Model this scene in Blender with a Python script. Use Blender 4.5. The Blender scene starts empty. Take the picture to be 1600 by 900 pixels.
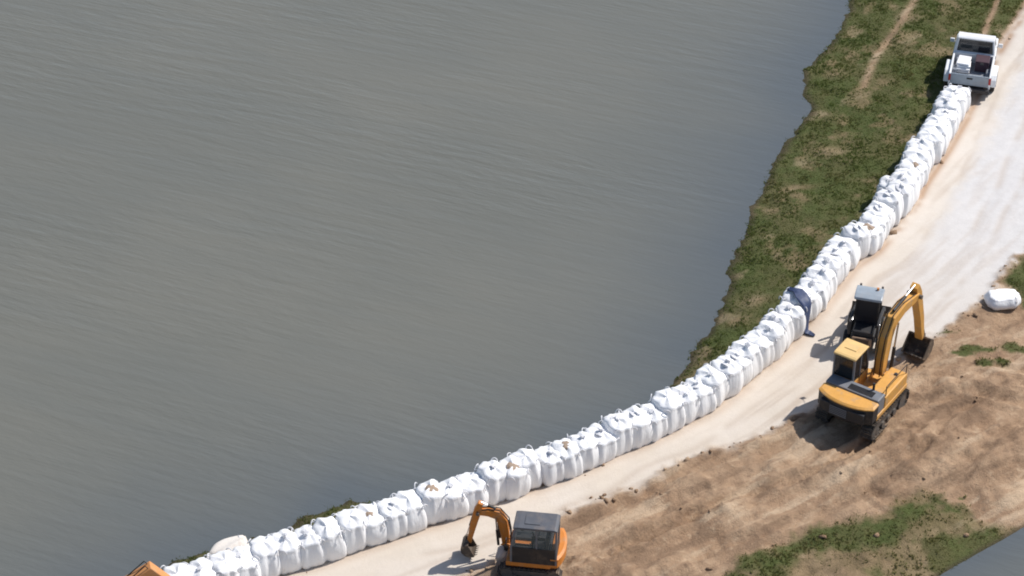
import bpy, bmesh, math, random
import numpy as np
from mathutils import Vector, Matrix

R = math.radians
S = bpy.context.scene
C = S.collection
rng = random.Random(7)

# ------------------------------------------------------------------ camera, sky, sun, exposure
PITCH = R(36.0); FPX = 3500.0; CAMZ = 56.3
cam = bpy.data.cameras.new('camera')
cam.sensor_width = 36.0; cam.lens = FPX / 1600 * 36.0
cam.clip_start = 0.5; cam.clip_end = 5000
camo = bpy.data.objects.new('camera', cam); C.objects.link(camo)
camo.location = (0, 0, CAMZ); camo.rotation_euler = (math.pi / 2 - PITCH, 0, 0)
S.camera = camo

SUN_ELEV = R(52); SUN_AZ = R(64)          # azimuth measured from +Y (view direction) towards +X
wd = bpy.data.worlds.new('World'); S.world = wd; wd.use_nodes = True
wn = wd.node_tree.nodes
sky = wn.new('ShaderNodeTexSky'); sky.sky_type = 'NISHITA'; sky.sun_disc = False
sky.sun_elevation = SUN_ELEV; sky.sun_rotation = SUN_AZ
wn['Background'].inputs['Strength'].default_value = 0.105
wd.node_tree.links.new(sky.outputs[0], wn['Background'].inputs[0])
sl = bpy.data.lights.new('sun', 'SUN'); sl.energy = 4.5; sl.angle = R(0.53); sl.color = (1.0, 0.955, 0.90)
so = bpy.data.objects.new('sun', sl); C.objects.link(so)
sdir = Vector((math.sin(SUN_AZ) * math.cos(SUN_ELEV), math.cos(SUN_AZ) * math.cos(SUN_ELEV), math.sin(SUN_ELEV)))
so.rotation_euler = sdir.to_track_quat('Z', 'Y').to_euler(); so.location = (30, 120, 60)
vs = S.view_settings
vs.view_transform = 'Standard'; vs.look = 'None'; vs.gamma = 1; vs.use_curve_mapping = False
vs.exposure = 0.0
S.cycles.filter_width = 1.9

# ------------------------------------------------------------------ layout helpers
GZ = 0.8                                   # crest of the levee above the water
def P(u, v, z=GZ):
    """point of the plane z seen at picture position (u, v)"""
    cx = (u - 800) / FPX; cy = -(v - 450) / FPX
    d = Vector((cx, math.cos(PITCH) + cy * math.sin(PITCH), -math.sin(PITCH) + cy * math.cos(PITCH)))
    t = (z - CAMZ) / d.z
    return (d.x * t, d.y * t)

def line(pts, z=GZ, ext=300.0):
    p = np.array([P(u, v, z) for u, v in pts])
    a = p[0] - p[1]; a /= np.linalg.norm(a)
    b = p[-1] - p[-2]; b /= np.linalg.norm(b)
    return np.vstack([p[0] + a * ext, p, p[-1] + b * ext])

def sdist(pl, x, y):
    """signed distance to an open polyline, positive on its right hand side"""
    best = np.full(x.shape, 1e18); sg = np.ones(x.shape)
    for i in range(len(pl) - 1):
        ax, ay = pl[i]; bx, by = pl[i + 1]
        dx, dy = bx - ax, by - ay
        L = dx * dx + dy * dy
        t = np.clip(((x - ax) * dx + (y - ay) * dy) / L, 0, 1)
        qx = x - (ax + t * dx); qy = y - (ay + t * dy)
        d2 = qx * qx + qy * qy
        cr = qx * dy - qy * dx
        m = d2 < best - 1e-9
        best = np.where(m, d2, best); sg = np.where(m, np.where(cr >= 0, 1, -1), sg)
    return np.sqrt(best) * sg

def pdist(poly, x, y):
    """signed distance to a closed polygon, positive inside"""
    best = np.full(x.shape, 1e18); ins = np.zeros(x.shape, bool)
    n = len(poly)
    for i in range(n):
        ax, ay = poly[i]; bx, by = poly[(i + 1) % n]
        dx, dy = bx - ax, by - ay
        t = np.clip(((x - ax) * dx + (y - ay) * dy) / (dx * dx + dy * dy), 0, 1)
        d2 = (x - ax - t * dx) ** 2 + (y - ay - t * dy) ** 2
        best = np.minimum(best, d2)
        c = (ay > y) != (by > y)
        xi = ax + (y - ay) / (dy if abs(dy) > 1e-9 else 1e-9) * dx
        ins ^= c & (x < xi)
    return np.sqrt(best) * np.where(ins, 1, -1)

def hash2(i, j, s):
    h = (i.astype(np.int64) * 374761393 + j.astype(np.int64) * 668265263 + s * 1442695041) & 0x7fffffff
    h = ((h ^ (h >> 13)) * 1274126177) & 0x7fffffff
    return ((h ^ (h >> 16)) & 0xffff) / 65535.0

def vnoise(x, y, s=0):
    i = np.floor(x); j = np.floor(y)
    fx = x - i; fy = y - j
    fx = fx * fx * fx * (fx * (fx * 6 - 15) + 10); fy = fy * fy * fy * (fy * (fy * 6 - 15) + 10)
    a = hash2(i, j, s); b = hash2(i + 1, j, s); c = hash2(i, j + 1, s); d = hash2(i + 1, j + 1, s)
    return (a * (1 - fx) + b * fx) * (1 - fy) + (c * (1 - fx) + d * fx) * fy

def fbm(x, y, f, o=4, s=0):
    r = np.zeros(np.shape(x)); a = 0.5; t = 0
    for k in range(o):
        ca, sa = math.cos(0.7 * k + .3), math.sin(0.7 * k + .3)
        r += a * vnoise((x * ca - y * sa) * f + 37.1 * k, (x * sa + y * ca) * f - 11.7 * k, s + k)
        t += a; a *= 0.5; f *= 2.03
    return r / t

def sm(a, b, x):
    t = np.clip((x - a) / (b - a), 0, 1)
    return t * t * (3 - 2 * t)

# outlines of the place, laid out on the ground
WALL = line([(150, 1000), (280, 955), (340, 935), (400, 914), (460, 893), (514, 876), (580, 853), (640, 832), (760, 793), (850, 759), (910, 737),
             (952, 716), (1015, 690), (1045, 677), (1120, 636), (1164, 602), (1200, 572), (1223, 552), (1246, 528),
             (1272, 500), (1333, 416), (1367, 392), (1382, 374), (1404, 350), (1423, 326), (1441, 288), (1476, 236),
             (1507, 182), (1518, 156), (1545, 100), (1572, 55), (1602, 12), (1650, -60), (1700, -140)])
SHORE = line([(120, 968), (200, 922), (262, 884), (300, 868), (380, 846), (440, 834), (480, 806), (545, 784), (600, 790), (700, 773), (770, 752), (850, 727), (960, 690),
              (1030, 642), (1050, 603), (1090, 545), (1120, 500), (1142, 450), (1139, 428), (1147, 398), (1166, 368), (1172, 330), (1195, 295),
              (1215, 245), (1245, 205), (1264, 170), (1258, 145), (1259, 108), (1312, 52), (1331, 0), (1352, -80), (1400, -200)], z=0.0)
ROADR = line([(560, 990), (640, 935), (720, 900), (790, 868), (850, 826), (888, 796), (966, 768), (1027, 744), (1091, 714), (1156, 690), (1221, 666), (1265, 640),
              (1330, 590), (1400, 560), (1452, 536), (1490, 500), (1535, 468), (1560, 428), (1590, 398), (1640, 358), (1720, 300)])
RSHORE = line([(1250, 1010), (1380, 945), (1440, 913), (1470, 898), (1530, 864), (1602, 822), (1700, 760), (1800, 700)], z=0.0)
PATCH = [P(u, v, .45) for u, v in [(1085, 960), (1125, 905), (1165, 872), (1225, 850), (1290, 824), (1375, 805), (1400, 780), (1450, 765),
         (1500, 784), (1532, 806), (1610, 818), (1640, 815), (1560, 860), (1470, 915), (1400, 960)]]
BARE = [P(u, v, .5) for u, v in [(1215, 900), (1250, 868), (1310, 850), (1365, 846), (1395, 868), (1370, 890), (1320, 925), (1240, 930)]]
PATCHR = [P(u, v) for u, v in [(1568, 440), (1585, 412), (1620, 385), (1680, 350), (1680, 470), (1600, 478)]]
TUFTS = [(1530, 544, .9, .25), (1592, 540, .8, .4), (1568, 562, .35, .3), (1500, 552, .6, .2), (1540, 566, .4, .25), (1470, 520, .5, .18),
         (1148, 893, .5, .3), (1180, 905, .6, .3), (1505, 762, .25, .15), (1180, 870, .5, .25)]
PATH1 = line([(1580, -60), (1558, 0), (1540, 45), (1528, 80)], ext=.2)
PATH2 = line([(1450, -40), (1420, 5), (1398, 40), (1370, 75), (1352, 120)], ext=.2)
MOUNDS = [(1130, 800, .28, 1.0, .7), (1000, 830, .25, 1.3, .6), (1220, 735, .30, 1.1, .6), (1090, 760, .24, 1.6, .45), (1330, 730, .35, 1.2, .7), (1460, 690, .45, 1.7, 1.1),
          (1490, 600, .35, 1.2, .7), (1560, 690, .30, 1.2, .8), (1440, 585, .22, .7, .35), (1180, 700, .18, .9, .3), (1030, 740, .14, .6, .25),
          (920, 885, .35, 1.0, .5), (980, 895, .30, .8, .5), (1050, 880, .25, .9, .5), (1560, 600, .30, 1.4, .6), (1420, 735, .22, .7, .5), (1550, 770, .2, .8, .3)]

# crawler tracks printed into the earth
PRINTS = [line([(1325, 668), (1240, 715), (1130, 745), (1010, 800), (900, 850)], ext=.1), line([(1400, 690), (1330, 745), (1220, 785), (1120, 815), (1010, 865), (950, 920)], ext=.1),
          line([(1590, 620), (1520, 660), (1470, 720), (1400, 745)], ext=.1), line([(1440, 600), (1520, 590), (1620, 600)], ext=.1)]
def zones(x, y):
    j = (fbm(x, y, .9, 4, 5) - .5) * .9
    dS = sdist(SHORE, x, y); dW = sdist(WALL, x, y); dR = sdist(ROADR, x, y); dQ = -sdist(RSHORE, x, y)
    return dS, dW, dR, dQ, j

def height(x, y, fine=True):
    x = np.asarray(x, float); y = np.asarray(y, float)
    dS, dW, dR, dQ, j = zones(x, y)
    dS = dS + j * .35 + (fbm(x, y, 3.2, 3, 15) - .5) * .35; dQ = dQ + j * .12
    back = np.maximum(-dW - 1.15, 0)
    tl = np.where(dS > 0, (np.maximum(dS, 0) / (np.maximum(dS, 0) + back * .9 + .25)) ** .8, 0)
    zl = GZ * tl + np.minimum(dS, 0) * .35
    tr = np.where(dQ > 0, (np.maximum(dQ, 0) / (np.maximum(dQ, 0) + np.maximum(dR, 0) * .55 + .25)) ** .8, 0)
    zr = GZ * tr + np.minimum(dQ, 0) * .35
    z = np.minimum(zl, zr)
    if fine:
        dirt = sm(-.2, .5, dR + j) * sm(0, .8, dQ)
        bank = sm(-.6, -1.4, dW) * sm(0, .6, dS)
        road = (1 - sm(-.3, .3, dR)) * sm(0, .3, dW)
        n1 = fbm(x, y, .55, 5, 11); n2 = fbm(x, y, 2.2, 4, 23)
        rid = 1 - np.abs(2 * fbm(x, y, .8, 4, 31) - 1)
        # furrows left by machines, running roughly along the levee
        u = x * .62 - y * .78 + (fbm(x, y, .3, 3, 71) - .5) * 2.4
        fur = np.sin(u * 5.2) * sm(.42, .62, fbm(x, y, .35, 2, 77))
        z = z + dirt * ((n1 - .5) * .36 + (n2 - .5) * .10 + (rid - .6) * .10 + (fbm(x, y, 5.5, 3, 29) - .5) * .10 + fur * .05)
        for pi_, pl in enumerate(PRINTS):
            d = sdist(pl, x, y) + (fbm(x, y, .6, 2, 131) - .5) * .3
            for off in (-.95, .95):
                e = d - off; q = np.exp(-(e / .26) ** 4)
                lug = np.sin((x * .86 + y * .5) * 31)
                z = z - dirt * q * (.075 + .034 * lug) + dirt * .09 * np.exp(-((np.abs(e) - .36) / .10) ** 2)
        for (mu, mv, a, rx, ry) in MOUNDS:
            mx, my = P(mu, mv)
            ca, sa = math.cos(.55), math.sin(.55)
            lx = (x - mx) * ca + (y - my) * sa; ly = -(x - mx) * sa + (y - my) * ca
            z = z + dirt * a * np.exp(-(lx / rx) ** 2 - (ly / ry) ** 2) * (.6 + .8 * n2)
        z = z + bank * ((n1 - .5) * .22 + (n2 - .5) * .10)
        rut = np.sin(dW * 3.6 + (fbm(x, y, .25, 2, 61) - .5) * 2.0)
        z = z + road * ((n1 - .5) * .05 + (n2 - .5) * .018 + rut * .012 - .02 * sum(np.exp(-((dW + (fbm(x, y, .22, 2, 141) - .5) * .9 - rt) / .16) ** 2) for rt in (1.25, 2.95, 3.9, 5.5)))
        z = np.where((dQ > .25) & (dS > .25), np.maximum(z, .05 + .03 * n2), z)
        z = z + .07 * np.exp(-((dR - .12 + j * .5) / .16) ** 2) * (n2 * 1.8)
    return z

def h1(x, y):
    return float(height(np.array([x]), np.array([y]))[0])

# ------------------------------------------------------------------ materials
def newmat(name):
    m = bpy.data.materials.new(name); m.use_nodes = True
    return m, m.node_tree.nodes, m.node_tree.links, m.node_tree.nodes['Principled BSDF']

def N(nodes, t, **kw):
    n = nodes.new(t)
    for k, v in kw.items(): setattr(n, k, v)
    return n

def mixc(nodes, links, fac, a, b):
    n = nodes.new('ShaderNodeMix'); n.data_type = 'RGBA'
    for s, v in ((n.inputs[0], fac), (n.inputs[6], a), (n.inputs[7], b)):
        if isinstance(v, (tuple, list)): s.default_value = (*v, 1) if len(v) == 3 else v
        elif isinstance(v, (int, float)): s.default_value = v
        else: links.new(v, s)
    return n.outputs[2]

def noise(nodes, links, scale, detail=4, rough=.55, vec=None):
    n = nodes.new('ShaderNodeTexNoise'); n.inputs['Scale'].default_value = scale
    n.inputs['Detail'].default_value = detail; n.inputs['Roughness'].default_value = rough
    if vec is not None: links.new(vec, n.inputs['Vector'])
    return n.outputs['Fac']

def ramp(nodes, links, fac, a, b):
    n = nodes.new('ShaderNodeMapRange'); n.interpolation_type = 'SMOOTHSTEP'
    n.inputs['From Min'].default_value = a; n.inputs['From Max'].default_value = b
    links.new(fac, n.inputs['Value'])
    return n.outputs[0]

def math2(nodes, links, op, a, b):
    n = nodes.new('ShaderNodeMath'); n.operation = op
    for s, v in ((n.inputs[0], a), (n.inputs[1], b)):
        if isinstance(v, (int, float)): s.default_value = v
        else: links.new(v, s)
    return n.outputs[0]

def simple(name, col, rough=.5, metal=0.0, dust=None, dustamt=.35, scale=6.0, var=.18, bump=0.0):
    m, n, l, b = newmat(name)
    tc = n.new('ShaderNodeTexCoord').outputs['Object']
    f = noise(n, l, scale, 5, .6, tc)
    c2 = tuple(max(0, c * (1 - var)) for c in col); c1 = tuple(min(1, c * (1 + var)) for c in col)
    c = mixc(n, l, f, c2, c1)
    if dust:
        f2 = ramp(n, l, noise(n, l, scale * .55, 6, .65, tc), .48, .72)
        c = mixc(n, l, math2(n, l, 'MULTIPLY', f2, dustamt), c, dust)
    l.new(c, b.inputs['Base Color'])
    b.inputs['Metallic'].default_value = metal
    rr = n.new('ShaderNodeMapRange'); l.new(f, rr.inputs['Value'])
    rr.inputs['To Min'].default_value = max(0.05, rough - .1); rr.inputs['To Max'].default_value = min(1, rough + .25)
    l.new(rr.outputs[0], b.inputs['Roughness'])
    if bump:
        bn = n.new('ShaderNodeBump'); bn.inputs['Strength'].default_value = bump; bn.inputs['Distance'].default_value = .03
        l.new(noise(n, l, scale * 2, 6, .6, tc), bn.inputs['Height']); l.new(bn.outputs[0], b.inputs['Normal'])
    return m

DUST = (.42, .30, .20)
M = {}
M['yellow'] = simple('machine_yellow', (.68, .345, .075), .45, 0, DUST, .6, 5.0)
M['cream'] = simple('faded_cream_yellow', (.74, .50, .20), .5, 0, DUST, .3, 3.0)
M['orange'] = simple('machine_orange', (.62, .21, .03), .45, 0, DUST, .5, 5.0)
M['tanorange'] = simple('weathered_orange', (.66, .29, .10), .5, 0, DUST, .4, 3.0)
M['steel'] = simple('worn_steel', (.13, .12, .11), .5, .3, DUST, .35, 5.0)
M['blacksteel'] = simple('black_steel', (.022, .022, .025), .5, 0, DUST, .12, 4.0)
M['rubber'] = simple('black_rubber', (.018, .018, .019), .75, 0, DUST, .3, 5.0)
M['trackmud'] = simple('earth_caked_track_steel', (.06, .05, .042), .8, 0, DUST, .75, 2.5, .3)
M['greymetal'] = simple('grey_machine_paint', (.17, .18, .20), .45, 0, DUST, .2, 4.0)
M['darkroof'] = simple('dark_grey_roof_paint', (.10, .105, .12), .4, 0, DUST, .2, 4.0)
M['bluegrey'] = simple('blue_grey_roof_and_tailgate_shade', (.30, .35, .40), .35, 0, DUST, .15, 4.0)
M['brownpaint'] = simple('dusty_brown_paint', (.30, .20, .13), .6, 0, DUST, .4, 4.0)
M['chrome'] = simple('cylinder_rod', (.55, .55, .55), .22, .9)
M['bucketsteel'] = simple('earth_caked_bucket_steel', (.10, .075, .055), .7, 0, DUST, .6, 5.0, bump=.4)
M['white'] = simple('white_vehicle_paint', (.80, .81, .82), .3, 0, (.5, .45, .38), .18, 2.0, .04)
M['plastic'] = simple('dark_plastic', (.03, .03, .033), .6)
M['bedliner'] = simple('grey_bed_liner', (.22, .24, .27), .7, 0, DUST, .3, 4.0)
M['toolbox'] = simple('dark_plum_box_plastic', (.06, .028, .04), .55)
M['red'] = simple('red_lens', (.45, .03, .02), .25)
M['seat'] = simple('black_seat_vinyl', (.015, .016, .022), .6)
M['tarp'] = simple('blue_tarpaulin', (.035, .055, .13), .5, 0, (.20, .24, .33), .35, 4.0, .3, .3)
M['sand'] = simple('brown_sand', (.36, .27, .20), .95, 0, None, 0, 14, .2, .5)
M['paleslab'] = simple('pale_soiled_sacking', (.74, .69, .63), .85, 0, DUST, .3, 5.0, .08, .4)

def glass_mat():
    m, n, l, b = newmat('tinted_glass')
    b.inputs['Base Color'].default_value = (.03, .035, .04, 1)
    b.inputs['Roughness'].default_value = .06
    b.inputs['Alpha'].default_value = .62
    return m
M['glass'] = glass_mat()
def clear_mat():
    m, n, l, b = newmat('clear_glass')
    b.inputs['Base Color'].default_value = (.30, .36, .35, 1)
    b.inputs['Roughness'].default_value = .08
    b.inputs['Alpha'].default_value = .16
    return m
M['clear'] = clear_mat()

def sack_mat():
    m, n, l, b = newmat('white_woven_sacking')
    tc = n.new('ShaderNodeTexCoord').outputs['Object']
    f = noise(n, l, 3.0, 5, .6, tc)
    oi = n.new('ShaderNodeObjectInfo').outputs['Random']
    base = mixc(n, l, oi, (.87, .87, .875), (.91, .91, .91))
    c = mixc(n, l, math2(n, l, 'MULTIPLY', ramp(n, l, f, .56, .80), .40), base, (.60, .53, .46))
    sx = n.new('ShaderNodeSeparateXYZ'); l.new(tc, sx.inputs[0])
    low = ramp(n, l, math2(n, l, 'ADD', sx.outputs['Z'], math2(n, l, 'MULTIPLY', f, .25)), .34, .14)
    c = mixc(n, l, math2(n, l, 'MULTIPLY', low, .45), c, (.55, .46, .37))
    l.new(c, b.inputs['Base Color']); b.inputs['Roughness'].default_value = .62
    bn = n.new('ShaderNodeBump'); bn.inputs['Strength'].default_value = .5; bn.inputs['Distance'].default_value = .05
    mp = n.new('ShaderNodeMapping'); mp.inputs['Scale'].default_value = (9, 9, 1.6); l.new(tc, mp.inputs['Vector'])
    l.new(noise(n, l, 1.0, 4, .6, mp.outputs[0]), bn.inputs['Height']); l.new(bn.outputs[0], b.inputs['Normal'])
    return m
M['sack'] = sack_mat()
M['spout'] = simple('white_gathered_cloth', (.72, .72, .74), .7, 0, (.5, .45, .4), .3, 8)
M['strap'] = simple('white_webbing', (.72, .72, .74), .7)

def ground_mat():
    m, n, l, b = newmat('levee_ground')
    def at(name):
        a = n.new('ShaderNodeAttribute'); a.attribute_name = name; return a.outputs['Fac']
    geo = n.new('ShaderNodeNewGeometry').outputs['Position']
    big = noise(n, l, .55, 6, .62, geo); mid = noise(n, l, 2.6, 6, .65, geo); fin = noise(n, l, 16, 4, .7, geo)
    # bare earth
    d = mixc(n, l, ramp(n, l, big, .32, .68), (.33, .212, .130), (.475, .328, .212))
    d = mixc(n, l, math2(n, l, 'MULTIPLY', ramp(n, l, mid, .53, .70), .62), d, (.58, .425, .285))
    d = mixc(n, l, math2(n, l, 'MULTIPLY', ramp(n, l, mid, .47, .30), .75), d, (.20, .135, .092))
    d = mixc(n, l, math2(n, l, 'MULTIPLY', fin, .35), d, (.24, .165, .11))
    vr = n.new('ShaderNodeVectorRotate'); vr.rotation_type = 'Z_AXIS'; vr.inputs['Angle'].default_value = R(-35); l.new(geo, vr.inputs['Vector'])
    vm = n.new('ShaderNodeMapping'); vm.inputs['Scale'].default_value = (.16, .95, 1); l.new(vr.outputs[0], vm.inputs['Vector'])
    lay = noise(n, l, 1.0, 5, .6, vm.outputs[0])
    d = mixc(n, l, math2(n, l, 'MULTIPLY', ramp(n, l, lay, .52, .64), .70), d, (.58, .44, .305))
    d = mixc(n, l, math2(n, l, 'MULTIPLY', ramp(n, l, lay, .48, .36), .75), d, (.235, .155, .10))
    # road: cream dust with pale grey gravel
    r = mixc(n, l, ramp(n, l, big, .3, .7), (.615, .545, .46), (.66, .595, .52))
    g = mixc(n, l, ramp(n, l, mid, .3, .7), (.60, .59, .585), (.655, .645, .64))
    r = mixc(n, l, at('gravel'), r, g)
    r = mixc(n, l, math2(n, l, 'MULTIPLY', fin, .22), r, (.50, .43, .36))
    stk = at('streak')
    r = mixc(n, l, math2(n, l, 'MULTIPLY', stk, .55), r, (.44, .355, .28))
    c = mixc(n, l, at('road'), d, r)
    c = mixc(n, l, at('band'), c, (.40, .275, .19))
    # turf
    t = mixc(n, l, ramp(n, l, big, .35, .65), (.076, .100, .028), (.120, .112, .046))
    t = mixc(n, l, math2(n, l, 'MULTIPLY', ramp(n, l, mid, .55, .75), .6), t, (.165, .120, .072))
    t = mixc(n, l, math2(n, l, 'MULTIPLY', fin, .5), t, (.10, .105, .048))
    c = mixc(n, l, at('grass'), c, t)
    c = mixc(n, l, at('damp'), c, (.065, .052, .034))
    l.new(c, b.inputs['Base Color']); b.inputs['Roughness'].default_value = .95
    b.inputs['Specular IOR Level'].default_value = .15
    bn = n.new('ShaderNodeBump'); bn.inputs['Strength'].default_value = .9; bn.inputs['Distance'].default_value = .10
    hh = math2(n, l, 'ADD', math2(n, l, 'MULTIPLY', noise(n, l, 7, 8, .72, geo), 1.0), math2(n, l, 'MULTIPLY', fin, .3))
    l.new(math2(n, l, 'MULTIPLY', hh, math2(n, l, 'SUBTRACT', 1.0, math2(n, l, 'MULTIPLY', at('road'), .82))), bn.inputs['Height']); l.new(bn.outputs[0], b.inputs['Normal'])
    return m
M['ground'] = ground_mat()

def water_mat():
    m, n, l, b = newmat('silty_water')
    a = n.new('ShaderNodeAttribute'); a.attribute_name = 'shore'
    geo = n.new('ShaderNodeNewGeometry').outputs['Position']
    big = noise(n, l, .05, 4, .55, geo)
    silt = mixc(n, l, ramp(n, l, big, .35, .65), (.150, .152, .133), (.166, .165, .142))
    def along(ang, sx, sy):
        vr = n.new('ShaderNodeVectorRotate'); vr.rotation_type = 'Z_AXIS'; vr.inputs['Angle'].default_value = R(ang); l.new(geo, vr.inputs['Vector'])
        m_ = n.new('ShaderNodeMapping'); m_.inputs['Scale'].default_value = (sx, sy, 1); l.new(vr.outputs[0], m_.inputs['Vector'])
        return m_.outputs[0]
    stre = noise(n, l, 1.0, 5, .6, along(22, .06, .5))
    silt = mixc(n, l, math2(n, l, 'MULTIPLY', ramp(n, l, stre, .4, .7), .35), silt, (.146, .152, .138))
    c = mixc(n, l, a.outputs['Fac'], silt, (.098, .114, .126))
    l.new(c, b.inputs['Base Color'])
    b.inputs['Roughness'].default_value = .18; b.inputs['IOR'].default_value = 1.33
    w1 = noise(n, l, 1.0, 4, .5, along(21, .28, 1.9))
    w2 = noise(n, l, 1.0, 3, .5, along(27, 1.3, 4.6))
    hh = math2(n, l, 'ADD', w1, math2(n, l, 'MULTIPLY', w2, .30))
    bn = n.new('ShaderNodeBump'); bn.inputs['Distance'].default_value = .22
    gust = ramp(n, l, noise(n, l, 1.0, 4, .55, along(12, .035, .11)), .36, .64)
    calm = math2(n, l, 'SUBTRACT', 1.0, math2(n, l, 'MULTIPLY', a.outputs['Fac'], .6))
    l.new(math2(n, l, 'MULTIPLY', calm, math2(n, l, 'ADD', .22, math2(n, l, 'MULTIPLY', gust, .24))), bn.inputs['Strength'])
    l.new(hh, bn.inputs['Height']); l.new(bn.outputs[0], b.inputs['Normal'])
    return m
M['water'] = water_mat()

def blade_mat():
    m, n, l, b = newmat('grass_blades')
    a = n.new('ShaderNodeAttribute'); a.attribute_name = 'tint'
    c = mixc(n, l, a.outputs['Fac'], (.115, .160, .038), (.225, .195, .080))
    l.new(c, b.inputs['Base Color']); b.inputs['Roughness'].default_value = .8
    b.inputs['Specular IOR Level'].default_value = .2
    tr = n.new('ShaderNodeBsdfTranslucent'); l.new(c, tr.inputs['Color'])
    ms = n.new('ShaderNodeMixShader'); ms.inputs[0].default_value = .42
    l.new(b.outputs[0], ms.inputs[1]); l.new(tr.outputs[0], ms.inputs[2]); l.new(ms.outputs[0], n['Material Output'].inputs['Surface'])
    return m
M['blades'] = blade_mat()

# ------------------------------------------------------------------ object helpers
def tag(o, label=None, cat=None, group=None, kind=None):
    if label: o['label'] = label
    if cat: o['category'] = cat
    if group: o['group'] = group
    if kind: o['kind'] = kind
    return o

def link(name, me, parent=None):
    o = bpy.data.objects.new(name, me); C.objects.link(o)
    if parent is not None: o.parent = parent
    return o

def thing(name, label, cat, loc, yaw=0.0, group=None):
    o = bpy.data.objects.new(name, None); C.objects.link(o)
    o.location = loc; o.rotation_euler = (0, 0, -yaw); o.empty_display_size = .3
    return tag(o, label, cat, group)

def quick(name, verts, faces, mat, attrs=None, smooth=True):
    me = bpy.data.meshes.new(name)
    me.from_pydata([] if False else verts, [], faces) if not isinstance(verts, np.ndarray) else None
    if isinstance(verts, np.ndarray):
        nv = len(verts); nf, k = faces.shape
        me.vertices.add(nv); me.vertices.foreach_set('co', verts.astype(np.float32).ravel())
        me.loops.add(nf * k); me.loops.foreach_set('vertex_index', faces.astype(np.int32).ravel())
        me.polygons.add(nf); me.polygons.foreach_set('loop_start', np.arange(0, nf * k, k, dtype=np.int32))
        me.update(calc_edges=True); me.validate()
    if attrs:
        for an, av in attrs.items():
            at = me.attributes.new(an, 'FLOAT', 'POINT'); at.data.foreach_set('value', av.astype(np.float32))
    if smooth: me.polygons.foreach_set('use_smooth', np.ones(len(me.polygons), bool))
    me.materials.append(M[mat])
    return me

class B:
    """collects shapes and links them as one mesh object"""
    def __init__(s): s.bm = bmesh.new()
    def box(s, c, d, rot=None):
        m = Matrix.Translation(c) @ (rot.to_4x4() if rot else Matrix.Identity(4)) @ Matrix.Diagonal((*d, 1))
        bmesh.ops.create_cube(s.bm, size=1.0, matrix=m); return s
    def bx(s, x0, x1, y0, y1, z0, z1):
        return s.box(((x0 + x1) / 2, (y0 + y1) / 2, (z0 + z1) / 2), (x1 - x0, y1 - y0, z1 - z0))
    def prism(s, poly, a, b, axis='x', taper=None):
        """polygon in the plane across axis (x: (y,z); y: (x,z); z: (x,y)), swept from a to b"""
        def mk(p, t):
            return {'x': (t, p[0], p[1]), 'y': (p[0], t, p[1]), 'z': (p[0], p[1], t)}[axis]
        p2 = taper or poly
        va = [s.bm.verts.new(mk(p, a)) for p in poly]; vb = [s.bm.verts.new(mk(p, b)) for p in p2]
        n = len(poly)
        s.bm.faces.new(va); s.bm.faces.new(vb[::-1])
        for i in range(n): s.bm.faces.new((va[i], vb[i], vb[(i + 1) % n], va[(i + 1) % n]))
        return s
    def cyl(s, p0, p1, r, seg=14, r2=None):
        p0, p1 = Vector(p0), Vector(p1); d = p1 - p0
        m = Matrix.Translation((p0 + p1) / 2) @ d.to_track_quat('Z', 'Y').to_matrix().to_4x4()
        bmesh.ops.create_cone(s.bm, cap_ends=True, segments=seg, radius1=r, radius2=r if r2 is None else r2, depth=d.length, matrix=m); return s
    def tube(s, pts, r, seg=8):
        pts = [Vector(p) for p in pts]; rings = []
        for i, p in enumerate(pts):
            t = (pts[min(i + 1, len(pts) - 1)] - pts[max(i - 1, 0)]).normalized()
            q = t.to_track_quat('Z', 'Y').to_matrix()
            rings.append([s.bm.verts.new(p + q @ Vector((math.cos(2 * math.pi * k / seg) * r, math.sin(2 * math.pi * k / seg) * r, 0))) for k in range(seg)])
        for a, b in zip(rings, rings[1:]):
            for k in range(seg): s.bm.faces.new((a[k], a[(k + 1) % seg], b[(k + 1) % seg], b[k]))
        s.bm.faces.new(rings[0][::-1]); s.bm.faces.new(rings[-1]); return s
    def beam(s, pts, th, x0, w, plate=None):
        """box-section arm along (y,z) points with thickness th[i], centred on x0"""
        n = len(pts); up = []; dn = []
        for i in range(n):
            a = Vector(pts[max(i - 1, 0)]); b = Vector(pts[min(i + 1, n - 1)]); t = (b - a).normalized(); nn = Vector((-t.y, t.x))
            p = Vector(pts[i]); up.append(p + nn * th[i] / 2); dn.append(p - nn * th[i] / 2)
        rows = []
        for u, d in zip(up, dn):
            rows.append([s.bm.verts.new((x0 + sx * w / 2, q.x, q.y)) for sx, q in ((-1, d), (1, d), (1, u), (-1, u))])
        for a, b in zip(rows, rows[1:]):
            for k in range(4): s.bm.faces.new((a[k], a[(k + 1) % 4], b[(k + 1) % 4], b[k]))
        s.bm.faces.new(rows[0][::-1]); s.bm.faces.new(rows[-1]); return s
    def bevel(s, off=.02, seg=2, ang=35):
        bmesh.ops.recalc_face_normals(s.bm, faces=s.bm.faces)
        e = [e for e in s.bm.edges if len(e.link_faces) == 2 and e.calc_face_angle(0) > R(ang)]
        bmesh.ops.bevel(s.bm, geom=e, offset=off, segments=seg, affect='EDGES', profile=.6, clamp_overlap=True); return s
    def mesh(s, name, mat, smooth=False):
        bmesh.ops.recalc_face_normals(s.bm, faces=s.bm.faces)
        me = bpy.data.meshes.new(name); s.bm.to_mesh(me); s.bm.free()
        me.materials.append(M[mat])
        if smooth:
            me.polygons.foreach_set('use_smooth', np.ones(len(me.polygons), bool))
        return me
    def build(s, name, mat, parent=None, smooth=False):
        return link(name, s.mesh(name, mat, smooth), parent)

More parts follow.
